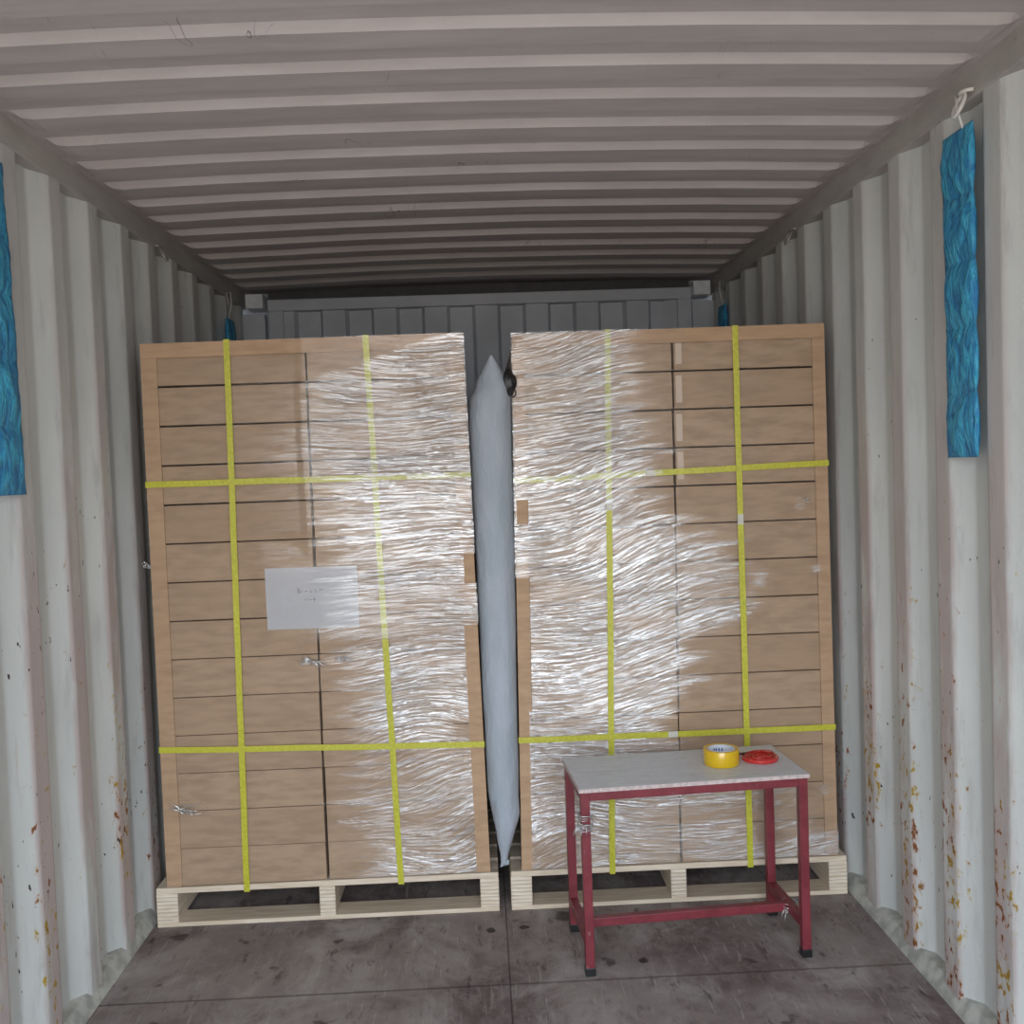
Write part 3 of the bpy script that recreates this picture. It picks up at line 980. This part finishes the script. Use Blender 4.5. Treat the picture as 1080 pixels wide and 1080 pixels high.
# remnants of clear wrap tied round the front leg and the stretcher joint
def scrap_bundle(cx, cy, cz, rx, rz_, n, parent, name):
    bm = bmesh.new()
    for q in range(n):
        a0 = random.uniform(0, 2*pi); z = cz+random.uniform(-rz_, rz_)
        pts = []
        for u in range(9):
            a = a0+u*.55
            rr = rx*(1+.18*noise.noise((q, u*.6, 2)))
            pts.append((cx+max(-1.15, min(1.15, 1.35*math.cos(a)))*rr, cy+max(-1.15, min(1.15, 1.35*math.sin(a)))*rr, z+.010*noise.noise((q*3, u*.5, 5))))
        add_tube(bm, pts, .0016, 5)
    for q in range(n//2):
        a = random.uniform(3.3, 6.1)
        p0 = Vector((cx+math.cos(a)*rx, cy+math.sin(a)*rx, cz+random.uniform(-rz_, rz_)))
        pts = [p0+Vector((math.cos(a)*.02*u, math.sin(a)*.02*u, -.022*u*u)) for u in (0, .5, 1)]
        add_tube(bm, pts, [.0022, .002, .0006], 5)
    return obj(name, bm, M_scrap, parent, True)
scrap_bundle(-lx+T/2, -ly+T/2, .445, .018, .026, 12, tb, 'film_wrapping')
scrap_bundle(lx-T/2, -.018, .098, .019, .014, 12, tb, 'film_wrapping')

# ------------------------------------------------------------------ tape rolls on the table
r = empty('tape_roll', (.670, 3.052, TZ+.0005), 'thick yellow packing tape roll standing on the table top', 'tape')
bm = bmesh.new(); add_lathe(bm, [(.041, .001), (.053, 0), (.054, .002), (.054, .046), (.053, .048), (.041, .047)], 64)
obj('tape_winding', bm, M_ytape, r, False)
for p in bpy.data.objects['tape_winding'].data.polygons: p.use_smooth = abs(p.normal.z) < .5
bm = bmesh.new(); add_lathe(bm, [(.037, 0), (.0408, 0), (.0408, .048), (.037, .048)], 64)
co = obj('paper_core', bm, M_core, r, True)
bm = bmesh.new()
for a0 in (1.2, 1.45, 1.7, 1.9):
    for z in (.012, .028):
        vv = []
        for a, zz in ((a0, z), (a0+.12, z), (a0+.12, z+.010), (a0, z+.010)):
            vv.append((a, zz))
        q = [bm.verts.new((.0368*math.cos(a), .0368*math.sin(a), zz)) for a, zz in vv] + [bm.verts.new((.0365*math.cos(a), .0365*math.sin(a), zz)) for a, zz in vv]
        for f in ((0, 1, 2, 3), (7, 6, 5, 4), (0, 4, 5, 1), (1, 5, 6, 2), (2, 6, 7, 3), (3, 7, 4, 0)): bm.faces.new([q[i] for i in f])
obj('core_print', bm, M_bmark, co)

r = empty('tape_roll', (.795, 3.078, TZ+.0005), 'flat red tape roll lying on the table beside the yellow roll', 'tape')
bm = bmesh.new()
prof = [(.016, 0), (.055, 0), (.056, .002)]
n = 10
for i in range(n+1):
    q = i/n; rr = .056-(.056-.016)*q
    prof.append((rr, .011+(.002 if i % 2 else 0)-.003*q))
add_lathe(bm, prof, 56)
obj('tape_winding', bm, M_rtape, r)
bm = bmesh.new()
for q in range(4):
    rr = .047-.006*q
    add_tube(bm, [(rr*math.cos(a)*(1+.06*math.sin(a*2+q)), rr*math.sin(a)*(1+.08*math.cos(a*3+q)), .0145+.003*math.sin(a*2+q*2)) for a in [2*pi*i/40 for i in range(40)]], .0016, 6, True)
obj('loose_strand', bm, M_rtape, r, True)
bm = bmesh.new(); add_hex(bm, [(-.066, .016, .010), (-.030, .022, .013), (-.030, .032, .013), (-.066, .030, .010), (-.066, .016, .013), (-.030, .022, .016), (-.030, .032, .016), (-.066, .030, .013)])
obj('tape_end', bm, M_black, r)

# ------------------------------------------------------------------ blue quilted strips hanging from the rail rings
def blue_strip(side, y0, y1, z0, z1, label, twist=0, sway=0):
    xw = side*(XI-.004)
    yc = (y0+y1)/2
    r = empty('moisture_absorber', (xw, yc, z1), label, 'blue hanging strip', 'blue quilted strips on the walls')
    bm = bmesh.new(); NY, NZ = 16, 130; rings = []
    npad = 5
    for j in range(NZ+1):
        t = j/NZ; z = -(z1-z0)*(1-t)
        ph = (t*npad) % 1.0
        pad = math.sin(pi*ph)**.6 if 0 < ph < 1 else 0
        ring = []
        w = (y1-y0)/2*(1-.03*(1-pad))+.002*noise.noise((j*.2, side, 1))
        sw = sway*(1-t)+.004*noise.noise((t*3, side*2, 5))
        for k in range(2*NY):
            if k <= NY: u = -1+2*k/NY; inn = 1
            else: u = 1-2*(k-NY)/NY; inn = -1
            th = .002+.013*pad*max(0, 1-u*u)**.5
            cr = (.0055*noise.noise((u*2+side, z*14+u*2.5, yc*3))+.002*noise.noise((u*7, z*40, yc)))*pad
            x = -side*(.012+inn*th + (cr if inn > 0 else 0))
            ring.append(bm.verts.new((x, u*w+sw, z)))
        rings.append(ring)
    for A, B in zip(rings, rings[1:]):
        n = len(A)
        for k in range(n): bm.faces.new((A[k], A[(k+1) % n], B[(k+1) % n], B[k]))
    bm.faces.new(rings[0]); bm.faces.new(rings[-1])
    obj('quilted_pad', bm, M_blue, r, True)
    bm = bmesh.new()   # tie through the top of the pad
    top = 2.325-z1
    pts = [(-side*.012, -.030, -.010), (-side*.030, -.034, top*.5), (-side*.026, -.020, top), (side*.0, .004, top+.004), (-side*.010, .014, top*.5)]
    add_tube(bm, pts, .0032, 7)
    obj('hanging_tie', bm, M_tie, r, True)
    return r
blue_strip(1, 2.400, 2.562, 1.456, 2.250, 'large blue quilted strip hanging on the near wall beside the table side load')
blue_strip(-1, 2.365, 2.540, 1.448, 2.250, 'large blue quilted strip cut by the frame edge, on the wall beside the paper load', sway=.034)
blue_strip(-1, 4.72, 4.87, 1.50, 2.205, 'small dark blue strip in the far corner above the load with the paper')
blue_strip(1, 4.82, 4.97, 1.50, 2.215, 'small dark blue strip in the far corner above the load behind the table')

# lashing rings on the upper rails
def ring(side, y, z, rad, thick, label, m):
    r = empty('lashing_ring', (side*1.165, y, z), label, 'ring', 'lashing rings on the upper rails')
    bm = bmesh.new()
    N = 28
    add_tube(bm, [(-side*(.010+.022*(1-math.cos(a))*.5), rad*.8*math.sin(a), -rad+rad*math.cos(a)) for a in [2*pi*i/N for i in range(N)]], thick, 8, True)
    obj('ring', bm, m, r, True)
    bm = bmesh.new(); add_tube(bm, [(0, -.030, .002), (-side*.012, -.016, .004), (-side*.016, 0, .005), (-side*.012, .016, .004), (0, .030, .002)], thick, 8)
    obj('bracket', bm, m, r, True)
ring(1, 2.440, 2.322, .026, .0048, 'white lashing ring on the rail above the large blue strip by the table side', M_tie)
ring(-1, 3.765, 2.312, .024, .004, 'steel lashing ring on the upper rail above the paper load, farther from camera', M_steel)
ring(1, 3.790, 2.312, .024, .004, 'steel lashing ring on the upper rail above the load behind the table', M_steel)
